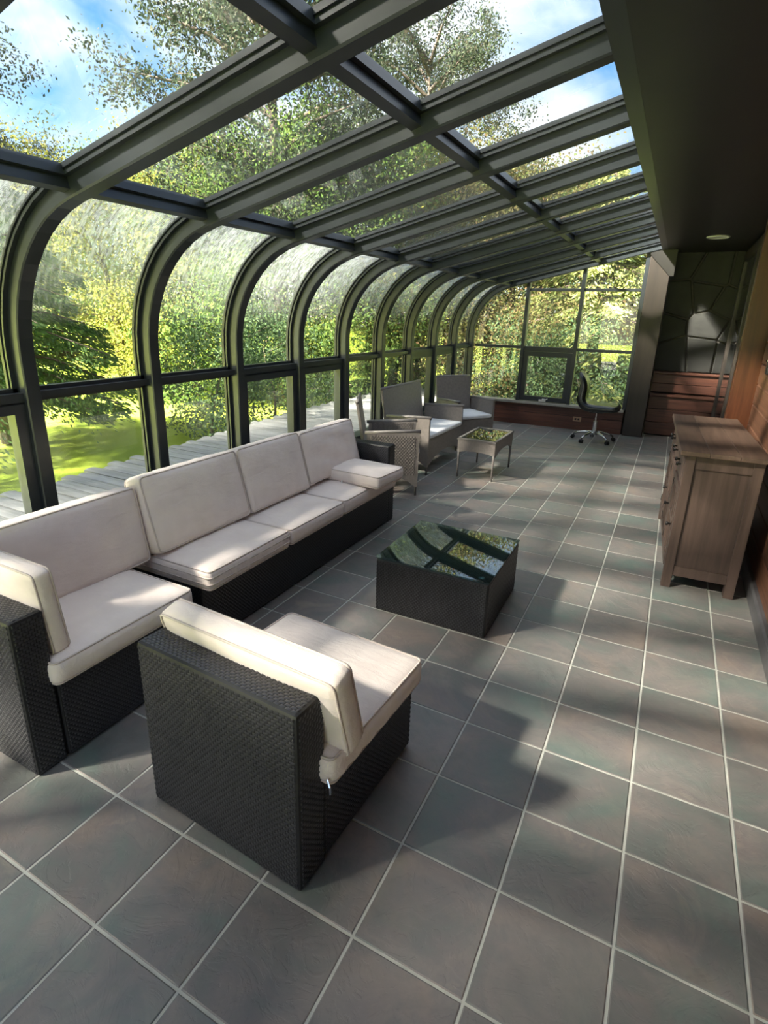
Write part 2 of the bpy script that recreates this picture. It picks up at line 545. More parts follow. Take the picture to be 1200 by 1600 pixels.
def sash_frame(name, parent, fn, u0, u1, v0, v1, t=0.055, d0=.05, d1=.10):
    """rectangular frame; fn(u,v,w)->xyz"""
    m = MB()
    for a, b, c, d in ((u0, v0, u1, v0 + t), (u0, v1 - t, u1, v1), (u0, v0 + t, u0 + t, v1 - t), (u1 - t, v0 + t, u1, v1 - t)):
        m.prism([(a, b), (c, b), (c, d), (a, d)], fn, d0, d1)
    return m.build(name, 'bronze', parent)

win_no = 0
SASH = (-1, 2, 3, 6, 7)
for i in RIBS[:-1]:
    yc = RIB0 + DY * (i + .5)
    put(ME_CURVE, 'curved_pane', wall_left, (0, yc, 0))
    put(ME_ROOF1, 'roof_pane', roof, (0, yc, 0))
    put(ME_ROOF2, 'roof_pane', roof, (0, yc, 0))
    put(ME_EAVE, 'eave_purlin', wall_left, (0, yc, 0))
    put(ME_MID, 'mid_purlin', roof, (0, yc, 0))
    if i in SASH:
        put(ME_HEAD, 'transom', wall_left, (0, yc, 0))
        win_no += 1
        w = struct(empty('window_%d' % win_no, (XW, yc, 0)))
        fn = lambda u, v, q: (-q, u, v)
        hw = DY / 2 - .040
        sash_frame('window_frame', w, fn, -hw, hw, .37, ZT - .03, .058, .03, .10)
        MB().box(-.088, -hw + .05, .42, -.082, hw - .05, ZT - .08).build('pane', 'glass', w)
    else:
        put(ME_TRAN, 'transom', wall_left, (0, yc, 0))
        put(ME_LOW, 'lower_pane', wall_left, (0, yc, 0))
y_a, y_b = RIB0 + DY * -4, YEND + .2
MB().box(XW - .13, y_a, .335, XW + .03, YEND - .02, .375).build('sill', 'bronze', wall_left, .004)
MB().box(XW - .12, y_a, 0, XW - .01, YEND + .1, .335).build('knee_wall', 'cedar', wall_left)
# curb where the roof meets the house
MB().prism([(XTOP - .02, roof_z(XTOP) - .01), (XTOP + .05, roof_z(XTOP) - .01), (XTOP + .05, roof_z(XTOP) + .16), (XTOP - .02, roof_z(XTOP) + .13)],
           lambda u, v, q: (u, q, v), y_a, 8.3).build('roof_curb', 'bronze', roof)

# ------------------------------------------------------------------ end wall
wall_back = struct(empty('wall_back'))
MX = [XW, -1.58, -.80, 0.0]
YG = YEND + .05
fy = lambda u, v, q: (u, q, v)
def end_top(x):
    if x >= XE:
        return roof_z(x)
    return ZC + math.sqrt(max(0, RAD ** 2 - (x - XC) ** 2)) if x < XC else ZC + RAD
for x in (-1.58, -.80):
    MB().box(x - .026, YEND - .02, .37, x + .026, YEND + .09, end_top(x) + .06).build('mullion', 'bronze', wall_back, .004)
MB().box(0 - .03, YEND - .02, .37, .02, YEND + .09, end_top(0) + .06).build('mullion', 'bronze', wall_back, .004)
for k, (a, b) in enumerate(zip(MX[:-1], MX[1:])):
    for z in ((1.19,) if k == 0 else (1.19, 2.03)):
        if k == 1 and z < 1.5:
            MB().box(a + .026, YEND, z - .05, b - .026, YEND + .08, z + .02).build('transom', 'bronze', wall_back, .003)
        else:
            MB().box(a + .026, YEND, z - .02, b - .026, YEND + .08, z + .02).build('transom', 'bronze', wall_back, .003)
    g = .02
    z0s = [(.38, 1.17, False), (1.21, 2.01 if k else None, k == 0)] + ([(2.05, None, True)] if k else [])
    for z0, z1, top in z0s:
        if z0 < .5 and k == 1:
            continue
        if not top:
            poly = [(a + g, z0), (b - g, z0), (b - g, z1), (a + g, z1)]
        else:
            xs = np.linspace(b - g, a + .008, 18)
            poly = [(a + .008, z0), (b - g, z0)] + [(x, end_top(x) + .03) for x in xs if end_top(x) + .03 > z0 + .005]
        MB().prism(poly, fy, YG, YG + .006).build('pane', 'glass', wall_back)
# operable sash in the middle bay, with its crank
win_no += 1
w = struct(empty('window_%d' % win_no, ((MX[1] + MX[2]) / 2, YEND, 0)))
hw = (MX[2] - MX[1]) / 2 - .028
sash_frame('window_frame', w, fy, -hw, hw, .385, 1.135, .07, .0, .07)
MB().box(-hw + .06, .045, .445, hw - .06, .051, 1.075).build('pane', 'glass', w)
cr = MB()
cr.box(-.05, -.03, .385, .05, .0, .415)
cr.tube([(0, -.02, .415), (.01, -.05, .43), (.06, -.055, .425), (.085, -.06, .44)], .008, 6)
cr.build('crank_handle', 'white_plastic', w)
MB().box(XW, YEND - .05, .335, .0, YEND + .1, .375).build('sill', 'sill', wall_back, .006)
for k in range(2):
    MB().box(XW, YEND + .02, .07 + k * .133, .0, YEND + .06, .07 + k * .133 + .128).build('plank', 'cedar_x', wall_back, .004)
MB().box(XW, YEND + .005, 0, .0, YEND + .06, .07).build('base_board', 'cedar_x', wall_back, .004)
MB().box(XW - .1, YEND + .055, -.1, .02, YEND + .12, .36).build('wall_backing', 'dark_fill', wall_back)
# pillar between end glass and hearth
MB().box(0.02, YEND - .03, 0, .29, 8.20, 2.56).build('pillar', 'pillar', wall_back, .008)
MB().prism([(.02, 2.55), (.02, 2.47), (.29, 2.20), (.34, 2.20), (.34, 2.55)], fy, YEND - .06, YEND + .0).build('diagonal_panel', 'ceiling', wall_back, .004)  # dark diagonal panel across the top of the pillar

# outlet on the wainscot
ot = thing('wall_outlet', 'small tan duplex outlet on the red wood below the end windows', 'outlet', (-.64, YEND + .02, .165))
MB().box(-.06, -.008, -.036, .06, 0, .036).build('cover_plate', 'tan_plastic', ot, .003)
for sx in (-.022, .022):
    MB().box(sx - .014, -.012, -.014, sx + .014, -.007, .014).build('socket', 'knob', ot, .003)

# ------------------------------------------------------------------ floor
T = 0.32
floor = struct(MB().box(XW - .02, -2.6, -.06, 1.25, 8.32, -.003).build('floor', 'grout'))
gap = 0.0042
tm = MB()
h = T / 2 - gap
vs = [(-h, -h, -.006), (h, -h, -.006), (h, h, -.006), (-h, h, -.006), (-h, -h, -.0015), (h, -h, -.0015), (h, h, -.0015), (-h, h, -.0015)]
q = h - .003
vs += [(-q, -q, 0), (q, -q, 0), (q, q, 0), (-q, q, 0)]
tm.add(vs, [(0, 1, 5, 4), (1, 2, 6, 5), (2, 3, 7, 6), (3, 0, 4, 7), (4, 5, 9, 8), (5, 6, 10, 9), (6, 7, 11, 10), (7, 4, 8, 11), (8, 9, 10, 11)])
TILE = tm.mesh('tile', 'slate')
def view(p):
    d = Vector(p) - CAM
    z = d.dot(fw)
    if z < .05:
        return None
    return 588.5 + FPX * d.dot(rr) / z, 769.5 - FPX * d.dot(uu) / z
rest = MB()
cells = []
for i in range(-8, 4):
    for j in range(-8, 26):
        x, y = (i + .5) * T, (j + .5) * T
        if x - h < XW or y > 8.25:
            continue
        v = view((x, y, 0))
        seen = v is not None and -120 < v[0] < 1320 and v[1] < 1780
        d = (Vector((x, y, 0)) - CAM).length
        hidden = (-2.1 < x < -1.42 and -.05 < y < 2.9) or (-.78 < x < -.2 and .1 < y < .65) or (-.72 < x < -.2 and 1.7 < y < 2.2) or x < -2.2
        cells.append((d + (0 if seen else 100) + (20 if hidden else 0), i, j, seen, hidden))
cells.sort()
n_t = 0
for d, i, j, seen, hidden in cells:
    x0, x1 = i * T, (i + 1) * T
    c = ((i + .5) * T, (j + .5) * T, 0)
    if seen and not hidden and n_t < 290:
        put(TILE, 'tile', floor, c)
        n_t += 1
    else:
        rest.add([(c[0] + a, c[1] + b, cc) for a, b, cc in vs], [(0, 1, 5, 4), (1, 2, 6, 5), (2, 3, 7, 6), (3, 0, 4, 7), (4, 5, 9, 8), (5, 6, 10, 9), (6, 7, 11, 10), (7, 4, 8, 11), (8, 9, 10, 11)])
stuff(rest.build('tile_field', 'slate', floor))

# ------------------------------------------------------------------ right wall, ceiling, door, stone wall
XR = 1.20
wall_right = struct(empty('wall_right'))
MB().box(XR + .03, -2.6, 0, XR + .12, 8.4, 2.56).build('wall_backing', 'dark_fill', wall_right)  # near-black sheet in place of the dark room behind the door
ph = .172
for k in range(15):
    z0 = .10 + k * ph
    if z0 > 2.5:
        break
    m = MB()
    poly = [(XR + .03, z0), (XR + .03, z0 + ph), (XR + .012, z0 + ph), (XR, z0 + ph - .012), (XR, z0 + .004)]
    m.prism(poly, lambda u, v, q: (u, q, v), -2.6, 4.92)
    m.build('plank', 'cedar', wall_right)
struct(MB().prism([(XR - .03, 0), (XR + .03, 0), (XR + .03, .10), (XR - .018, .10), (XR - .03, .088)], lambda u, v, q: (u, q, v), -2.6, 4.92).build('baseboard_right', 'base_tile'))

door = struct(empty('door_1', (0, 0, 0)))
MB().box(1.03, 5.05, 0, XR + .03, 5.17, 2.53).build('door_jamb', 'jamb', door, .006)
MB().box(1.12, 5.17, 0, 1.17, 5.28, 2.5).build('door_stile', 'pillar', door, .004)
MB().box(1.12, 6.55, 0, 1.17, 6.68, 2.5).build('door_stile', 'pillar', door, .004)
MB().box(1.12, 8.05, 0, 1.17, 8.17, 2.5).build('door_stile', 'pillar', door, .004)
for a, b in ((5.28, 6.55), (6.68, 8.05)):
    MB().box(1.12, a, 0, 1.17, b, .12).build('door_rail', 'pillar', door, .004)
    MB().box(1.12, a, 2.38, 1.17, b, 2.5).build('door_rail', 'pillar', door, .004)
    MB().box(1.140, a, .12, 1.146, b, 2.38).build('pane', 'door_glass', door)
ceiling = struct(MB().box(XTOP + .05, -2.6, 2.53, XR + .15, 8.6, 2.60).build('ceiling', 'ceiling'))

# recessed light
rl = thing('recessed_light', 'round recessed downlight with pale lens in the dark ceiling', 'ceiling light', (.735, 6.68, 2.53))
m = MB()
ring = [(.105 * math.cos(2 * PI * k / 28), .105 * math.sin(2 * PI * k / 28), -.006) for k in range(28)]
m.tube(ring, .011, 8, closed=True)
m.build('trim_ring', 'white_plastic', rl, smooth=True)
m = MB()
m.cyl((0, 0, -.008), .10, .008, 28)
m.build('lens', 'lens', rl)

# hearth ledge and stone wall
YS = 8.30
wall_stone = struct(empty('wall_stone'))
MB().box(.28, YS + .03, 0, 1.30, YS + .12, 2.56).build('mortar_bed', 'mortar', wall_stone)
rng = random.Random(5)
def clip(poly, p, n):
    out = []
    for i in range(len(poly)):
        a, b = poly[i], poly[(i + 1) % len(poly)]
        da = (a[0] - p[0]) * n[0] + (a[1] - p[1]) * n[1]
        db = (b[0] - p[0]) * n[0] + (b[1] - p[1]) * n[1]
        if da <= 0:
            out.append(a)
        if da * db < 0:
            t = da / (da - db)
            out.append((a[0] + (b[0] - a[0]) * t, a[1] + (b[1] - a[1]) * t))
    return out
seeds = []
for r_ in range(4):
    for c_ in range(3):
        seeds.append((.28 + (c_ + .5 + rng.uniform(-.32, .32)) * .34, .93 + (r_ + .5 + rng.uniform(-.3, .3)) * .41))
for k, s0 in enumerate(seeds):
    poly = [(.285, .945), (1.29, .945), (1.29, 2.54), (.285, 2.54)]
    for j, s1 in enumerate(seeds):
        if j == k:
            continue
        n = Vector((s1[0] - s0[0], s1[1] - s0[1]))
        L = n.length
        n.normalize()
        mid = ((s0[0] + s1[0]) / 2 - n.x * .011, (s0[1] + s1[1]) / 2 - n.y * .011)
        poly = clip(poly, mid, n)
    if len(poly) > 2:
        MB().prism(poly, fy, YS + .04, YS + rng.uniform(-.012, .012)).build('stone', 'stone', wall_stone, .010)
ledge = thing('hearth_ledge', 'reddish stepped wooden ledge below the dark stone wall in the far corner', 'ledge', (.30, 8.2, 0))
for z0, z1, y0 in ((.02, .20, 0), (.205, .39, 0), (.395, .575, 0), (.64, .76, .05), (.765, .895, .05)):
    MB().box(0, y0, z0, .84, y0 + .03, z1).build('plank', 'cedar_x', ledge, .004)
MB().box(0, .09, 0, .84, .12, .90).box(0, .03, 0, .84, .10, .575).build('carcass', 'dark_fill', ledge)
MB().box(-.005, -.03, .578, .845, .11, .618).build('ledge_board', 'cedar_x', ledge, .006)
MB().box(-.005, .02, .898, .845, .115, .932).build('ledge_board', 'cedar_x', ledge, .006)

# wall lantern at the right edge
wl = thing('wall_light', 'dark wall lantern on the red boards above the cabinet', 'wall light', (XR, 3.86, 1.33))
MB().box(-.015, -.05, -.06, 0, .05, .07).build('back_plate', 'knob', wl, .004)
MB().box(-.09, -.04, -.04, -.02, .04, .045).build('lantern_body', 'black_plastic', wl, .008)
MB().box(-.098, -.048, .045, -.012, .048, .058).build('lantern_cap', 'chrome', wl, .003)

# ------------------------------------------------------------------ wicker and cushions
def weave(name, parent, mat, faces, pu=.020, pv=.011, hgt=.0035, fine=True):
    """short raised strands in brick pattern, one object for all faces: (origin, u, v, nrm, lenu, lenv)"""
    V, Q = [], []
    base = 0
    if fine:
        us = np.array([0.02, .25, .75, .98]); hs = np.array([-.25, .85, .85, -.25])
        vsn = np.array([.06, .5, .94]); hv = np.array([.35, 1., .35])
    else:
        us = np.array([0.03, .5, .97]); hs = np.array([-.25, 1., -.25])
        vsn = np.array([.08, .92]); hv = np.array([.9, .9])
    U_, V_ = np.meshgrid(us, vsn, indexing='ij')
    H_ = hs[:, None] * np.where(hs[:, None] > 0, hv[None, :], 1.0)
    nu_, nv_ = len(us), len(vsn)
    qi = []
    for a in range(nu_ - 1):
        for b in range(nv_ - 1):
            qi.append((a * nv_ + b, (a + 1) * nv_ + b, (a + 1) * nv_ + b + 1, a * nv_ + b + 1))
    qi = np.array(qi)
    for (o, u, v, n, lu, lv) in faces:
        o, u, v, n = (np.array(x, float) for x in (o, u, v, n))
        cu, cv = max(1, round(lu / pu)), max(1, round(lv / pv))
        su, sv = lu / cu, lv / cv
        for j in range(cv):
            off = .5 if j % 2 else 0.
            for i in range(cu + (1 if j % 2 else 0)):
                a0 = (i - off) * su
                uu_ = np.clip(a0 + U_ * su, 0, lu)
                vv_ = (j + V_) * sv
                V.append((o + uu_[..., None] * u + vv_[..., None] * v + (H_ * hgt)[..., None] * n).reshape(-1, 3))
                Q.append(qi + base)
                base += nu_ * nv_
    me = raw_mesh(name, np.concatenate(V), np.concatenate(Q), mat, True)
    return stuff(put(me, name, parent))
def wick_box(x0, y0, z0, x1, y1, z1, sides='nsewt', e=.006):
    """faces of an axis box that want weaving; e = margin from the edge"""
    F = []
    lx, ly, lz = x1 - x0 - 2 * e, y1 - y0 - 2 * e, z1 - z0 - 2 * e
    if 's' in sides: F.append(((x0 + e, y0, z0 + e), (1, 0, 0), (0, 0, 1), (0, -1, 0), lx, lz))
    if 'n' in sides: F.append(((x1 - e, y1, z0 + e), (-1, 0, 0), (0, 0, 1), (0, 1, 0), lx, lz))
    if 'e' in sides: F.append(((x1, y0 + e, z0 + e), (0, 1, 0), (0, 0, 1), (1, 0, 0), ly, lz))
    if 'w' in sides: F.append(((x0, y1 - e, z0 + e), (0, -1, 0), (0, 0, 1), (-1, 0, 0), ly, lz))
    if 't' in sides:
        if lx > ly:
            F.append(((x0 + e, y0 + e, z1), (1, 0, 0), (0, 1, 0), (0, 0, 1), lx, ly))
        else:
            F.append(((x1 - e, y0 + e, z1), (0, 1, 0), (-1, 0, 0), (0, 0, 1), ly, lx))
    return F

def cushion(name, w, d, h, label, cat, group=None, puff=.018, r=.03, mat='fabric', pipe='piping', seed=0, wrinkle=.004, bend=0.0, ply=0, n=16):
    """puffed box cushion, local origin at the centre of its bottom; piping along both rims"""
    rn = np.random.RandomState(seed)
    hw, hd, hh = w / 2, d / 2, h / 2
    ph = rn.uniform(0, 6.28, 8)
    V, Fq, idx = [], [], {}
    def vert(x, y, z):
        k = (round(x, 5), round(y, 5), round(z, 5))
        if k not in idx:
            idx[k] = len(V)
            c = np.array([np.clip(x, -hw + r, hw - r), np.clip(y, -hd + r, hd - r), np.clip(z, -hh + r * .8, hh - r * .8)])
            q = np.array([x, y, z]) - c
            L = np.linalg.norm(q)
            p = c + (q / L * r * np.array([1, 1, .8]) if L > 1e-9 else 0)
            a, b = x / hw, y / hd
            pf = (1 - abs(a) ** 3) * (1 - abs(b) ** 3)
            if abs(z) > hh - 1e-6:
                p[2] += math.copysign(puff * pf, z)
                p[2] += wrinkle * pf * (math.sin(5 * a + 7 * b + ph[0]) * .5 + math.sin(11 * a - 6 * b + ph[1]) * .35 + math.sin(17 * b + 4 * a + ph[2]) * .25)
            elif abs(a) > 1 - 1e-6:
                p[0] += math.copysign(puff * .35 * (1 - (z / hh) ** 2) * (1 - b ** 4) + wrinkle * .7 * math.sin(23 * b + ph[3]), x)
            else:
                p[1] += math.copysign(puff * .35 * (1 - (z / hh) ** 2) * (1 - a ** 4) + wrinkle * .7 * math.sin(23 * a + ph[4]), y)
            if bend:
                p[2] -= bend * (abs(a) ** 2)
            V.append((p[0], p[1], p[2] + hh))
        return idx[k]
    def lin(a, k):
        t = np.linspace(-1, 1, k + 1)
        t = np.sign(t) * (1 - (1 - abs(t)) ** 1.25)
        return t * a
    X, Y, Z = lin(hw, n), lin(hd, n), lin(hh, 5)
    def grid(A, B, f):
        for i in range(len(A) - 1):
            for j in range(len(B) - 1):
                Fq.append((f(A[i], B[j]), f(A[i + 1], B[j]), f(A[i + 1], B[j + 1]), f(A[i], B[j + 1])))
    grid(X, Y, lambda a, b: vert(a, b, hh)); grid(X, Y, lambda a, b: vert(a, b, -hh))
    grid(X, Z, lambda a, b: vert(a, -hd, b)); grid(X, Z, lambda a, b: vert(a, hd, b))
    grid(Y, Z, lambda a, b: vert(-hw, a, b)); grid(Y, Z, lambda a, b: vert(hw, a, b))
    m = MB()
    m.v, m.f = V, Fq
    root = empty(name)
    tag(root, label, cat, group)
    body = m.build('cushion_body', mat, root, smooth=True)
    def rim(z, k=.25):
        pts = []
        e = r * .22
        rc = r * 1.0
        for cx, cy, a0 in ((hw - rc, hd - rc, 0), (-hw + rc, hd - rc, 90), (-hw + rc, -hd + rc, 180), (hw - rc, -hd + rc, 270)):
            for s in range(4):
                an = R(a0 + 30 * s)
                pts.append((cx + (rc - e) * math.cos(an), cy + (rc - e) * math.sin(an)))
        out = []
        for i in range(len(pts)):
            a, b = pts[i], pts[(i + 1) % len(pts)]
            kk = 8 if math.hypot(a[0] - b[0], a[1] - b[1]) > .1 else 1
            for s in range(kk):
                x, y = a[0] + (b[0] - a[0]) * s / kk, a[1] + (b[1] - a[1]) * s / kk
                out.append((x, y, z - (bend * (x / hw) ** 2 if bend else 0)))
        return out
    if pipe:
        for z in [h - r * .2, r * .2] + [h * (k + 1) / (ply + 1) for k in range(ply)]:
            off = rim(z)
            if r * .3 < z < h - r * .3:
                off = [(x * (1 + r * .3 / hw), y * (1 + r * .3 / hd), zz) for x, y, zz in off]
            MB().tube(off, .0045, 5, closed=True).build('piping', pipe, root, smooth=True)
    return root

# --- single chair in front
c1 = thing('wicker_chair', 'armless black wicker chair in the foreground with its woven back to the viewer', 'chair', (-.19, .025, 0), R(-3.0))
w_, bk = .645, .125
MB().box(-w_, 0, 0, 0, bk, .632).build('backrest', 'black_core', c1, .012)
MB().box(-w_ + .004, bk, .012, -.004, .695, .33).build('seat_base', 'black_core', c1, .008)
weave('wicker_weave', c1, 'black_wicker', wick_box(-w_, 0, 0, 0, bk, .632, 'nsewt', .010) + wick_box(-w_ + .004, bk, .012, -.004, .695, .33, 'ewn', .006))
sc = cushion('seat_cushion', .63, .585, .095, 'beige seat cushion on the foreground black wicker chair', 'cushion', 'beige seat cushions', seed=1, r=.026)
sc.location = (-.44, .43, .334); sc.rotation_euler[2] = R(-3)
zp = MB(); zp.tube([(.30, -.296, .03), (.312, -.302, .012), (.314, -.303, -.012)], .004, 6); zp.build('zipper_pull', 'chrome', sc)
bc = cushion('back_cushion', .70, .315, .09, 'beige back cushion leaning on the foreground chair, one end hanging past its side', 'cushion', 'beige back cushions', seed=2, puff=.012, bend=.0, r=.026)
bc.rotation_euler = (R(105), 0, R(-3)); bc.location = (-.468, .250, .566)

# --- corner section at the left edge
c2 = thing('corner_sofa_section', 'black wicker corner section at the left edge, woven back and right side showing', 'sofa', (-1.265, -.085, 0))
MB().box(-.74, 0, 0, 0, .118, .632).build('backrest', 'black_core', c2, .012)
MB().box(-.74, .118, 0, -.62, .80, .632).build('side_panel', 'black_core', c2, .012)
MB().box(-.62, .118, .012, .01, .80, .33).build('seat_base', 'black_core', c2, .008)
weave('wicker_weave', c2, 'black_wicker', wick_box(-.74, 0, 0, 0, .118, .632, 'nset', .010) + wick_box(-.62, .118, .012, .01, .80, .33, 'en', .006) + wick_box(-.74, .118, 0, -.62, .80, .632, 'te', .010))
s2 = cushion('seat_cushion', .63, .66, .095, 'beige seat cushion on the black corner section at the left edge', 'cushion', 'beige seat cushions', seed=3, r=.026)
s2.location = (-1.545, .345, .334)
b2 = cushion('back_cushion', .66, .38, .12, 'beige back cushion standing along the window side of the corner section', 'cushion', 'beige back cushions', seed=4, puff=.014, r=.026, wrinkle=.002)
b2.rotation_euler = (R(80), 0, R(90)); b2.location = (-1.77, .455, .60)
b3 = cushion('back_cushion', .62, .335, .07, 'beige back cushion at the left edge with its narrow end facing the room', 'cushion', 'beige back cushions', seed=5, puff=.010, r=.024)
b3.rotation_euler = (R(95), 0, 0); b3.location = (-1.585, .105, .60)

# --- three seat sofa
sf = thing('wicker_sofa', 'long black wicker sofa with three seats along the window wall', 'sofa', (-2.02, .82, 0))
SLN = 2.165
MB().box(0, 0, 0, .12, SLN, .632).build('backrest', 'black_core', sf, .012)
MB().box(.12, SLN - .11, 0, .675, SLN, .640).build('arm', 'black_core', sf, .012)
MB().box(.12, .0, .012, .68, SLN - .11, .33).build('seat_base', 'black_core', sf, .008)
weave('wicker_weave', sf, 'black_wicker', wick_box(0, 0, 0, .12, SLN, .632, 'ste', .010) + wick_box(.12, SLN - .11, 0, .675, SLN, .640, 'set', .010) + wick_box(.12, 0, .012, .68, SLN - .11, .33, 'es', .006), fine=False)
for k, (y0, y1, lab, ply) in enumerate(((.812, 1.455, 'beige seat cushion at the near end of the long black sofa', 2), (1.462, 2.065, 'middle beige seat cushion of the long black sofa', 0), (2.07, 2.865, 'beige seat cushion at the far end of the long sofa, partly under a loose cushion', 0))):
    s = cushion('seat_cushion', .62, y1 - y0, .10 if k else .105, lab, 'cushion', 'beige seat cushions', seed=10 + k, r=.026, ply=ply, puff=.014)
    s.location = (-1.575, (y0 + y1) / 2, .334)
for k, (y0, y1, lab, wr) in enumerate(((.80, 1.49, 'beige back cushion at the near end of the long black sofa', .004), (1.495, 2.12, 'middle beige back cushion of the long black sofa', .003), (2.125, 2.84, 'crumpled beige back cushion at the far end of the long sofa', .012))):
    b = cushion('back_cushion', y1 - y0, .40 if k < 2 else .37, .125, lab, 'cushion', 'beige back cushions', seed=20 + k, r=.028, wrinkle=wr, puff=.02)
    b.rotation_euler = (R(75), 0, R(90))
    b.location = (-1.745, (y0 + y1) / 2, .625)
    # the bottom rim rests on the seat cushions
tc_ = cushion('loose_cushion', .37, .50, .09, 'loose beige cushion lying flat on the far seat of the long sofa', 'cushion', seed=31, r=.026, ply=0, puff=.012)
tc_.rotation_euler[2] = R(86); tc_.location = (-1.405, 2.565, .447)
zp = MB(); zp.tube([(-.19, .06, .02), (-.197, .06, -.0), (-.2, .063, -.01)], .005, 6); zp.build('zipper_pull', 'white_plastic', tc_)

# --- coffee table
ct = thing('coffee_table', 'square black wicker coffee table with a glass top on the slate floor', 'table', (-.455, 1.925, 0), R(.6))
a = .325
MB().box(-a, -a, 0, a, a, .318).build('table_base', 'black_core', ct, .008)
weave('wicker_weave', ct, 'black_wicker', wick_box(-a, -a, 0, a, a, .318, 'nsew', .008) + wick_box(-a, -a, 0, a, a, .318, 't', .008))
for sx in (-1, 1):
    for sy in (-1, 1):
        MB().cyl((sx * (a - .055), sy * (a - .055), .318), .018, .006, 16).build('glass_pad', 'chrome', ct)
tg = NT('dark green table glass')
lw = tg.n('ShaderNodeLayerWeight', {'Blend': 0.5})
fac = tg.math('MULTIPLY_ADD', tg.math('POWER', lw.outputs['Facing'], 4.0), .93, .07)
tr = tg.n('ShaderNodeBsdfTransparent', {'Color': (.55, .66, .64, 1)})
gl = tg.n('ShaderNodeBsdfGlossy', {'Color': (1, 1, 1, 1), 'Roughness': 0.01})
M['table_glass'] = tg.done(tg.n('ShaderNodeMixShader', {0: fac, 1: tr.outputs[0], 2: gl.outputs[0]}).outputs[0])
MB().box(-a - .004, -a - .004, .325, a + .004, a + .004, .334).build('glass_top', 'table_glass', ct, .002)

# ------------------------------------------------------------------ grey conversation set
def arch(L, z0, z1, za, leg=.03, n=8):
    """panel outline: top z1, ends down to z0, arched underside rising to za"""
    p = [(0, z0), (leg, z0)]
    for k in range(1, n):
        t = k / n
        p.append((leg + (L - 2 * leg) * t, z0 + (za - z0) * math.sin(PI * t) ** .6))
    return p + [(L - leg, z0), (L, z0), (L, z1), (0, z1)]
def grey_seat(name, label, cat, x, y, rot, w, d=.48, coarse=False, padlabel='', zr=.585):
    t = thing(name, label, cat, (x, y, 0), rot, 'grey wicker conversation set')
    hd, hw, th = d / 2, w / 2, .028
    for s, in ((-1,), (1,)):
        yo = s * hw - (th if s > 0 else 0)
        p = arch(d, .09, .61, .17, .03)
        p[-1] = (0, zr)
        MB().prism(p, lambda u, v, q: (u - hd, q, v), yo, yo + th).build('side_panel', 'grey_wicker', t)
        yc = yo + th / 2
        MB().tube([(-hd - .02, yc, zr + .004), (0, yc, (zr + .61) / 2 + .006), (hd + .012, yc, .615)], .018, 8).build('arm_rail', 'grey_metal', t, smooth=True)
        for xx in (-hd + .015, hd - .015):
            MB().tube([(xx, yc, 0), (xx, yc, .30)], [.011, .014], 8).build('leg', 'grey_metal', t, smooth=True)
    p = arch(w - 2 * th, .11, .385, .20, .03)
    MB().prism(p, lambda u, v, q: (q, u - hw + th, v), hd - .03, hd - .002).build('front_skirt', 'grey_wicker', t)
    MB().box(-hd, -hw + th, .33, hd - .03, hw - th, .385).build('seat_frame', 'grey_core', t, .004)
    # reclined backrest, slightly wider at the top
    def bk(u, v, q):
        zz = .36 + v
        lean = -.16 * v
        return (-hd + lean - q, u * (1 + .03 * v), zz)
    bw = hw - .02
    m = MB().prism([(-bw, 0), (bw, 0), (bw, .50), (-bw, .50)], bk, 0, .03)
    m.build('backrest', 'grey_wicker', t, .006)
    top = [bk(u, .505, .015) for u in np.linspace(-bw, bw, 5)]
    MB().tube(top, .017, 8).build('back_rim', 'grey_metal', t, smooth=True)
    fc = []
    if coarse:
        fc = [((-hd + .03, -hw, .20), (1, 0, 0), (0, 0, 1), (0, -1, 0), d - .06, .37)]
        fc += [((hd - .03, hw - th, .40), (-1, 0, 0), (0, 0, 1), (0, -1, 0), d - .06, .19)]
        fc += [((-hd + .03, hw - th, .40), (1, 0, 0), (0, 0, 1), (0, -1, 0), d - .06, .19)]
        weave('wicker_weave', t, 'grey_wicker', fc, .028, .016, .006, False)
    pad = cushion('seat_pad', w - 2 * th - .01, d - .005, .055, padlabel, 'cushion', 'white seat pads', puff=.008, r=.02, mat='cloth_white', pipe=None, seed=40, n=10)
    # pad axes: its x runs across the seat
    pad.rotation_euler[2] = rot - PI / 2
    pad.location = (x + math.cos(rot) * .012, y + math.sin(rot) * .012, .386)
    return t
grey_seat('wicker_armchair', 'grey wicker armchair just past the black sofa arm, side to the viewer', 'chair', -1.765, 3.795, R(27), .577, .481, True, 'white seat pad in the armchair just past the black sofa')
grey_seat('wicker_loveseat', 'grey wicker loveseat between two matching armchairs by the windows', 'sofa', -1.842, 4.839, R(-.7), 1.011, .487, False, 'wide white seat pad on the grey loveseat')
grey_seat('wicker_armchair', 'grey wicker armchair in the far window corner', 'chair', -1.77, 5.95, R(-36), .565, .48, False, 'white seat pad on the armchair in the far corner')

gt = thing('side_table', 'small grey wicker table with dark glass top in front of the loveseat', 'table', (-1.135, 4.83, 0), 0, 'grey wicker conversation set')
tx, ty = .20, .35
for s in (-1, 1):
    p = arch(2 * tx, .27, .405, .29, .02)
    MB().prism(p, lambda u, v, q: (u - tx, q, v), s * ty - (.02 if s > 0 else 0), s * ty + (.02 if s < 0 else 0)).build('skirt', 'grey_wicker', gt)
    p = arch(2 * ty - .04, .25, .405, .30, .03)
    MB().prism(p, lambda u, v, q: (q, u - ty + .02, v), s * tx - (.02 if s > 0 else 0), s * tx + (.02 if s < 0 else 0)).build('skirt', 'grey_wicker', gt)
    for s2_ in (-1, 1):
        MB().tube([(s * (tx - .012), s2_ * (ty - .012), 0), (s * (tx - .012), s2_ * (ty - .012), .30)], [.010, .013], 8).build('leg', 'grey_metal', gt, smooth=True)
rim = MB()
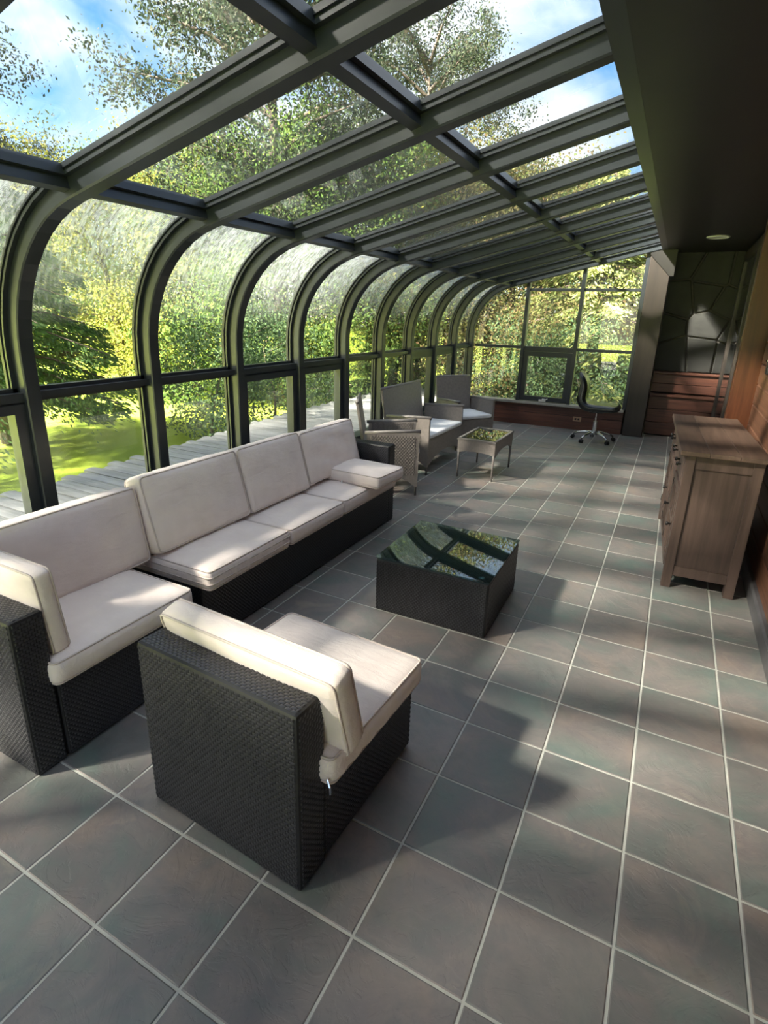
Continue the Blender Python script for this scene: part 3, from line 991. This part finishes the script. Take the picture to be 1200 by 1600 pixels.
for aa, bb, cc, dd in ((-tx - .006, -ty - .006, tx + .006, -ty + .02), (-tx - .006, ty - .02, tx + .006, ty + .006), (-tx - .006, -ty, -tx + .02, ty), (tx - .02, -ty, tx + .006, ty)):
    rim.box(aa, bb, .40, cc, dd, .42)
rim.build('table_rim', 'grey_metal', gt)
MB().box(-tx + .02, -ty + .02, .404, tx - .02, ty - .02, .412).build('glass_top', 'table_glass', gt)
MB().box(-tx + .02, -ty + .02, .385, tx - .02, ty - .02, .400).build('table_panel', 'black_core', gt)

# ------------------------------------------------------------------ office chair
oc = thing('office_chair', 'armless black swivel chair with chrome star base near the far windows', 'chair', (-.30, 7.25, 0))
prof = [(.285, .470), (.27, .452), (.15, .448), (.0, .442), (-.10, .445), (-.165, .47), (-.205, .52), (-.218, .59), (-.205, .67), (-.20, .74), (-.225, .83), (-.29, .925)]
th_ = [.032, .045, .052, .056, .062, .066, .066, .064, .062, .058, .046, .02]
cl = [Vector((x, z + .03)) for x, z in prof]
m = MB()
NS = len(cl)
wd = 7
vs_, fs_ = [], []
for i, c in enumerate(cl):
    a_ = cl[max(i - 1, 0)]; b_ = cl[min(i + 1, NS - 1)]
    t_ = (b_ - a_).normalized()
    n_ = Vector((t_.y, -t_.x))
    half = .235 - (.05 * (i / (NS - 1)) ** 2 if i > 5 else 0) - (.04 if i == 0 else 0) - (.03 if i == NS - 1 else 0)
    ring = []
    for k in range(14):
        an = 2 * PI * k / 14
        cy, sy = math.cos(an), math.sin(an)
        yy = half * math.copysign(abs(cy) ** .35, cy)
        dd = th_[i] * math.copysign(abs(sy) ** .6, sy)
        ring.append((c.x + n_.x * dd, yy, c.y + n_.y * dd))
    vs_ += ring
for i in range(NS - 1):
    for k in range(14):
        fs_.append((i * 14 + k, i * 14 + (k + 1) % 14, (i + 1) * 14 + (k + 1) % 14, (i + 1) * 14 + k))
fs_ += [tuple(range(14)), tuple(range((NS - 1) * 14, NS * 14))]
m.add(vs_, fs_)
seat = m.build('seat_shell', 'black_leather', oc, smooth=True)
sub = seat.modifiers.new('sub', 'SUBSURF'); sub.levels = 1; sub.render_levels = 1
m = MB(); m.box(-.09, -.08, .40, .09, .08, .425); m.build('seat_plate', 'black_plastic', oc, .006)
m = MB(); m.tube([(0, 0, .12), (0, 0, .28)], .027, 14); m.tube([(0, 0, .28), (0, 0, .41)], .014, 12); m.build('gas_lift', 'chrome', oc, smooth=False)
MB().cyl((0, 0, .085), .042, .055, 16).build('hub', 'chrome', oc)
for k in range(5):
    an = R(172 + 72 * k)
    ca, sa = math.cos(an), math.sin(an)
    pts = [(.03, .118), (.12, .115), (.21, .098), (.275, .068)]
    MB().tube([(ca * r_, sa * r_, z_) for r_, z_ in pts], [.022, .018, .015, .011], 8).build('base_leg', 'chrome', oc, smooth=True)
    cs_ = MB()
    cs_.tube([(ca * .275, sa * .275, .03), (ca * .275, sa * .275, .07)], .006, 6)
    ca_o = cs_.build('caster', 'black_plastic', oc)
    for s in (-1, 1):
        cx, cy = ca * .285, sa * .285
        px_, py_ = -sa, ca
        MB().tube([(cx + px_ * s * .006, cy + py_ * s * .006, .026), (cx + px_ * s * .022, cy + py_ * s * .022, .026)], .026, 14).build('wheel', 'black_plastic', ca_o, smooth=False)

# ------------------------------------------------------------------ sideboard cabinet
cb = thing('sideboard', 'brown weathered wooden sideboard with black knobs against the right wall', 'cabinet', (.685, 2.785, 0), R(2.3))
CW, CL, CH = .405, 1.45, .872
for x in (0, CW - .055):
    for y in (0, CL - .055):
        MB().box(x, y, 0, x + .055, y + .055, CH).build('leg', 'cabinet', cb, .003)
for y, nm in ((.006, 'side'), (CL - .031, 'side')):
    MB().box(.055, y, .79, CW - .055, y + .025, CH).build('side_rail', 'cabinet', cb, .002)
    MB().box(.055, y, .085, CW - .055, y + .025, .15).build('side_rail', 'cabinet', cb, .002)
    MB().box(.05, y + .010, .14, CW - .05, y + .022, .80).build('side_panel', 'cabinet', cb)
MB().box(CW - .02, .055, .085, CW - .008, CL - .055, CH).build('back_panel', 'cabinet', cb)
MB().box(.02, .03, .085, CW - .02, CL - .03, .105).build('bottom_shelf', 'cabinet', cb)
MB().box(.12, .03, .40, CW - .02, CL - .03, .42).build('shelf', 'cabinet', cb)
MB().box(.008, .055, .855, .03, CL - .055, CH).build('front_rail', 'cabinet', cb, .002)
MB().box(.008, .055, .655, .03, CL - .055, .68).build('front_rail', 'cabinet', cb, .002)
MB().box(.008, .055, .085, .03, CL - .055, .125).build('front_rail', 'cabinet', cb, .002)
bays = [(.055, .50), (.52, .93), (.95, 1.395)]
for y in (.50, .93):
    MB().box(.006, y, .085, .03, y + .02, CH).build('front_stile', 'cabinet', cb, .002)
for (a0, a1) in bays:
    dr = MB().box(-.004, a0 + .004, .684, .02, a1 - .004, .851).build('drawer', 'cabinet', cb, .004)
    for yk in ((a0 + a1) / 2 - .07, (a0 + a1) / 2 + .07):
        MB().tube([(-.004, yk, .768), (-.018, yk, .768), (-.022, yk, .768), (-.034, yk, .768)], [.006, .006, .014, .011], 10).build('knob', 'knob', dr, smooth=False)
    dm = MB()
    y0, y1, z0, z1 = a0 + .004, a1 - .004, .129, .651
    dm.box(-.004, y0, z0, .02, y0 + .05, z1).box(-.004, y1 - .05, z0, .02, y1, z1).box(-.004, y0 + .05, z0, .02, y1 - .05, z0 + .05).box(-.004, y0 + .05, z1 - .05, .02, y1 - .05, z1)
    dm.box(.0, (y0 + y1) / 2 - .009, z0 + .05, .016, (y0 + y1) / 2 + .009, z1 - .05).box(.0, y0 + .05, (z0 + z1) / 2 - .009, .016, (y0 + y1) / 2 - .009, (z0 + z1) / 2 + .009).box(.0, (y0 + y1) / 2 + .009, (z0 + z1) / 2 - .009, .016, y1 - .05, (z0 + z1) / 2 + .009)
    do = dm.build('door', 'cabinet', cb)
    MB().box(.007, y0 + .045, z0 + .045, .011, y1 - .045, z1 - .045).build('door_pane', 'door_glass', do)
    MB().tube([(-.004, y0 + .025, .40), (-.018, y0 + .025, .40), (-.022, y0 + .025, .40), (-.034, y0 + .025, .40)], [.006, .006, .014, .011], 10).build('knob', 'knob', do)
    for zz in (.2, .58):
        MB().box(-.008, y1 - .006, zz - .025, .0, y1 + .004, zz + .025).build('hinge', 'knob', do)
for k in range(3):
    xa = -.035 + k * .155
    MB().box(xa, -.03, CH, xa + .153, CL + .03, CH + .028).build('top_board', 'cabinet_top', cb, .003)

# ------------------------------------------------------------------ outside: deck, lawn
rng = random.Random(11)
deck = struct(empty('deck'))
MB().box(-4.8, -9.5, -.5, XW - .14, 12.5, -.18).box(XW, -9.5, -.5, 2.3, -2.7, -.18).build('deck_frame', 'dark_fill', deck)  # second box carries the added, unseen stretch behind the viewer
k = 0
y = -9.5
while y < 12.5:
    x0 = -4.93 - .10 * min(5.5, max(0, y - 2.0)) + rng.uniform(-.03, .03) - (.08 if k % 2 else 0)
    z = -.115 + rng.uniform(-.004, .004)
    m = MB()
    prof = [(0, -.03), (.148, -.03), (.148, -.006), (.11, .004), (.074, .006), (.038, .004), (0, -.006)]
    m.prism(prof, lambda u, v, q: (q, y + u, z + v), x0, XW - .13 if y > -2.75 else 2.4)  # boards past the near end are added, unseen, to bounce neutral grey light
    m.build('board', 'deck', deck)
    y += .160
    k += 1
n = 70
gx, gy = np.linspace(-60, 40, n), np.linspace(-40, 60, n)
GX, GY = np.meshgrid(gx, gy, indexing='ij')
GZ = -.62 + .10 * np.sin(GX * .31 + 1) * np.cos(GY * .27) + .004 * np.maximum(0, -GX - 14) ** 1.2
VV = np.stack([GX, GY, GZ], -1).reshape(-1, 3)
II = np.arange(n * n).reshape(n, n)
QQ = np.stack([II[:-1, :-1], II[1:, :-1], II[1:, 1:], II[:-1, 1:]], -1).reshape(-1, 4)
lawn = struct(put(raw_mesh('lawn', VV, QQ, 'grass', True), 'lawn'))

# ------------------------------------------------------------------ trees
def leaf_quads(C, size, rs, squash=.55, droop=0.0, D=None):
    n = len(C)
    if D is None:
        D = rs.normal(size=(n, 3))
        D[:, 2] -= droop
    D /= np.linalg.norm(D, axis=1, keepdims=True)
    S = rs.normal(size=(n, 3))
    S -= D * (S * D).sum(1, keepdims=True)
    S /= np.linalg.norm(S, axis=1, keepdims=True)
    L = size * rs.uniform(.6, 1.25, (n, 1))
    a = C - D * L * .5
    b = C + S * L * squash * .5
    c = C + D * L * .5
    d = C - S * L * squash * .5
    V = np.stack([a, b, c, d], 1).reshape(-1, 3)
    return V, np.arange(4 * n).reshape(n, 4)

def broadleaf(h, base, rad, nb, nl, size, seed, mat, spread=.42, tr=.14):
    rs = np.random.RandomState(seed)
    wood_ = MB()
    top = np.array([rs.uniform(-.3, .3), rs.uniform(-.3, .3), h * .96])
    sp = [np.array([0, 0, 0.]), np.array([rs.uniform(-.1, .1), rs.uniform(-.1, .1), h * .35]), top * .7, top]
    wood_.tube(sp, [tr, tr * .75, tr * .4, tr * .1], 7)
    cl = []
    for i in range(nb):
        t = (i + rs.uniform(0, .8)) / nb
        z = base + (h - base) * t ** .9
        s = np.interp(z, [p[2] for p in sp], [0, 1, 2, 3])
        k = min(int(s), 2)
        o = sp[k] + (sp[k + 1] - sp[k]) * (s - k)
        an = i * 2.4 + rs.uniform(-.5, .5)
        ext = rad * math.sqrt(max(.08, 1 - (abs(t - .38) / .68) ** 2)) * rs.uniform(.7, 1.1)
        up = (.15 + .7 * t) * ext * rs.uniform(.4, 1.0)
        e = o + np.array([math.cos(an) * ext, math.sin(an) * ext, up])
        mid = (o + e) / 2 + np.array([0, 0, .1 * ext])
        wood_.tube([o, mid, e], [tr * .3, tr * .18, .01], 5, cap=False)
        for q in (.45, .65, .85, 1.0):
            p = o + (e - o) * q
            cl.append((p, spread * rad * .45 * (1.15 - .35 * q)))
            for s_ in range(2):
                w = p + rs.normal(size=3) * rad * .17
                cl.append((w, spread * rad * .33))
    per = max(1, nl // len(cl))
    C = np.concatenate([p + rs.normal(size=(per, 3)) * np.array([r_, r_, r_ * .7]) for p, r_ in cl])
    V, Q = leaf_quads(C, size, rs)
    return wood_.mesh('trunk', 'trunk', 0, True), raw_mesh('crown', V, Q, mat)

def conifer(h, rad, nl, size, seed, mat, base=.5, tr=.14):
    rs = np.random.RandomState(seed)
    wood_ = MB()
    wood_.tube([(0, 0, 0), (.03, .02, h * .5), (0, 0, h)], [tr, tr * .6, .01], 7)
    P, D = [], []
    nw = int((h - base) / .33)
    boughs = []
    for i in range(nw):
        z = base + (h - base) * i / nw
        t = i / nw
        ext = rad * (1 - t) ** .8 + .15
        for k in range(7):
            an = k * 2 * PI / 7 + i * .5 + rs.uniform(-.3, .3)
            boughs.append((z + rs.uniform(-.1, .1), an, ext * rs.uniform(.75, 1.1)))
    tot = sum(b[2] for b in boughs)
    for z, an, ext in boughs:
        ca, sa = math.cos(an), math.sin(an)
        f = lambda s: np.stack([ca * ext * s, sa * ext * s, z + .12 * ext * s - .42 * ext * s ** 2 + .12 * ext * s ** 4], -1)
        wood_.tube([f(0.), f(.5), f(1.)], [.025, .015, .006], 4, cap=False)
        m_ = max(4, int(nl * ext / tot))
        s = rs.uniform(.12, 1.0, m_) ** .8
        p = f(s)
        side = rs.normal(size=m_) * .17 * ext * (1.1 - s * .7)
        p[:, 0] += -sa * side
        p[:, 1] += ca * side
        p[:, 2] -= np.abs(rs.normal(size=m_)) * .10 + np.abs(side) * .25
        P.append(p)
        d = np.stack([ca - sa * np.sign(side) * .9, sa + ca * np.sign(side) * .9, np.full(m_, -.55)], -1) + rs.normal(size=(m_, 3)) * .25
        D.append(d)
    V, Q = leaf_quads(np.concatenate(P), size, rs, .28, 0, np.concatenate(D))
    return wood_.mesh('trunk', 'trunk', 0, True), raw_mesh('crown', V, Q, mat)

def plant(meshes, label, az, dist, scale=1.0, rz=0., name='tree', cat='tree', group='trees beyond the glass', gz=-.62, xy=None):
    if xy is None:
        xy = (CAM.x - math.sin(R(az)) * dist, CAM.y + math.cos(R(az)) * dist)
    t = thing(name, label, cat, (*xy, gz), rz, group)
    a_ = put(meshes[0], 'trunk', t); a_.scale = (scale,) * 3
    b_ = stuff(put(meshes[1], 'crown', t)); b_.scale = (scale,) * 3
    return t

spruce = conifer(5.0, 2.4, 46000, .12, 1, 'needle', .85)
pine = conifer(5.4, 2.6, 34000, .15, 7, 'needle_pale', .3)
yel = broadleaf(4.8, .5, 2.2, 18, 34000, .075, 2, 'leaf_yellow')
grn = broadleaf(5.2, .4, 2.3, 19, 34000, .075, 3, 'leaf_green')
rst = broadleaf(5.0, .5, 2.1, 18, 34000, .075, 4, 'leaf_rust')
tall = broadleaf(10.0, 3.0, 3.0, 34, 70000, .085, 5, 'leaf_dark', .22, .22)
tall2 = broadleaf(10.0, 2.4, 2.8, 34, 70000, .085, 9, 'leaf_dark', .22, .22)
bush = broadleaf(1.5, .1, 1.0, 10, 4500, .085, 6, 'leaf_green', .5, .03)
M['leaf_bush'] = leaf_mat('blue green shrub leaves', [srgb(58, 80, 52), srgb(72, 94, 62), srgb(90, 108, 72), srgb(64, 82, 66)], 0.4)
bushd = broadleaf(1.7, .1, 1.1, 10, 7000, .07, 8, 'leaf_bush', .5, .03)

plant(spruce, 'drooping green spruce on the lawn at the left edge behind the first bays', 61.8, 11.1, 1.0, .4)
plant(yel, 'bright yellow green tree behind the second curved bay', 52, 16.5, 1.05, 0.)
plant(yel, 'yellow leafed tree behind the third curved bay', 45.5, 15.5, 1.0, 2.1)
plant(grn, 'light green tree behind the fourth curved bay', 40.5, 14.5, 1.0, .7)
plant(grn, 'leafy green tree behind the fifth curved bay', 35.5, 14, 1.05, 2.9)
plant(grn, 'green tree behind the sixth curved bay', 30.5, 14.5, 1.05, 4.4)
plant(yel, 'pale yellow green tree behind the last curved bays', 26, 15, 1.1, 3.6)
plant(rst, 'brownish tree behind the left column of the end windows', 19.5, 14, .98, 0.3)
plant(rst, 'rust tinged tree behind the middle column of the end windows', 14.5, 13.5, .95, 2.2)
plant(grn, 'green tree behind the sash of the end wall', 12, 17, 1.0, 1.5)
plant(pine, 'pale green pine behind the right column of the end windows', 7, 13.5, 1.0, .9)
plant(pine, 'pale pine partly hidden by the dark pillar', 1.5, 14.5, 1.2, 2.4)
plant(tall, 'tall dark tree rising over the roof beams at centre left', 37, 13.5, .98, .6)
plant(tall2, 'tall dark tree seen through the upper roof panes near the ceiling', 23.5, 20, .98, 1.8)
plant(tall, 'tall dark tree cut by the top left corner of the photo', 66.5, 20, 1.2, 3.0)
plant(tall2, 'reddish grey tree crown above the spruce at the left edge', 59, 17.5, .55, .2)
plant(grn, 'green treetop low over the far roof beams', 12, 22, 1.15, 3.3)
plant(grn, 'hazy green tree far across the lawn at the left', 57, 24, 1.1, 5.1)
plant(grn, 'hazy green tree behind the yellow trees', 48, 24, 1.25, 1.1)
plant(bushd, 'dark shrub at the deck edge behind the third bay', 0, 0, 1.0, .3, 'shrub', 'shrub', 'shrubs along the deck', xy=(-6.5, 6.2))
plant(bushd, 'dark shrub at the deck edge behind the fourth bay', 0, 0, 1.05, 1.9, 'shrub', 'shrub', 'shrubs along the deck', xy=(-6.4, 7.9))
plant(bush, 'bright green shrub at the deck edge behind the fifth bay', 0, 0, 1.1, .9, 'shrub', 'shrub', 'shrubs along the deck', xy=(-6.3, 9.6))
plant(bush, 'green shrub at the deck end behind the loveseat', 0, 0, 1.1, 3.9, 'shrub', 'shrub', 'shrubs along the deck', xy=(-5.9, 11.6))
plant(bush, 'light shrub at the edge of the lawn behind the third bay', 0, 0, 1.2, 2.9, 'shrub', 'shrub', 'shrubs along the deck', xy=(-9.2, 8.6))
plant(bushd, 'dark bush outside the left end window', 0, 0, 1.0, .3, 'shrub', 'shrub', 'bushes outside the end wall', xy=(-2.2, 10.8))
plant(bushd, 'dark bush outside the end wall sash', 0, 0, 1.0, 2.3, 'shrub', 'shrub', 'bushes outside the end wall', xy=(-.9, 11.0))
plant(bush, 'green bush outside the right end window', 0, 0, 1.0, 1.3, 'shrub', 'shrub', 'bushes outside the end wall', xy=(.2, 11.0))

# unseen trees added behind the viewer to shade the deck and the room with broken light
airy = broadleaf(10.0, 2.6, 3.0, 26, 34000, .12, 12, 'leaf_dark', .36, .22)
plant(airy, 'added unseen tall tree shading the deck from behind the viewer', 0, 0, 1.15, 1.0, xy=(-6.0, -5.5))
plant(airy, 'added unseen tall tree left of the viewer shading the near deck', 0, 0, 1.15, 2.0, xy=(-9.0, -2.2))
plant(airy, 'added unseen tall tree beyond the near end of the deck behind the viewer', 0, 0, 1.15, 4.0, xy=(-2.6, -8.6))
plant(airy, 'added unseen tall tree out on the lawn left of the viewer', 0, 0, 1.2, 5.0, xy=(-10.2, -1.8))
plant(airy, 'added unseen tall tree behind the viewer between two larger trees', 0, 0, 1.2, 2.6, xy=(-4.2, -7.2))
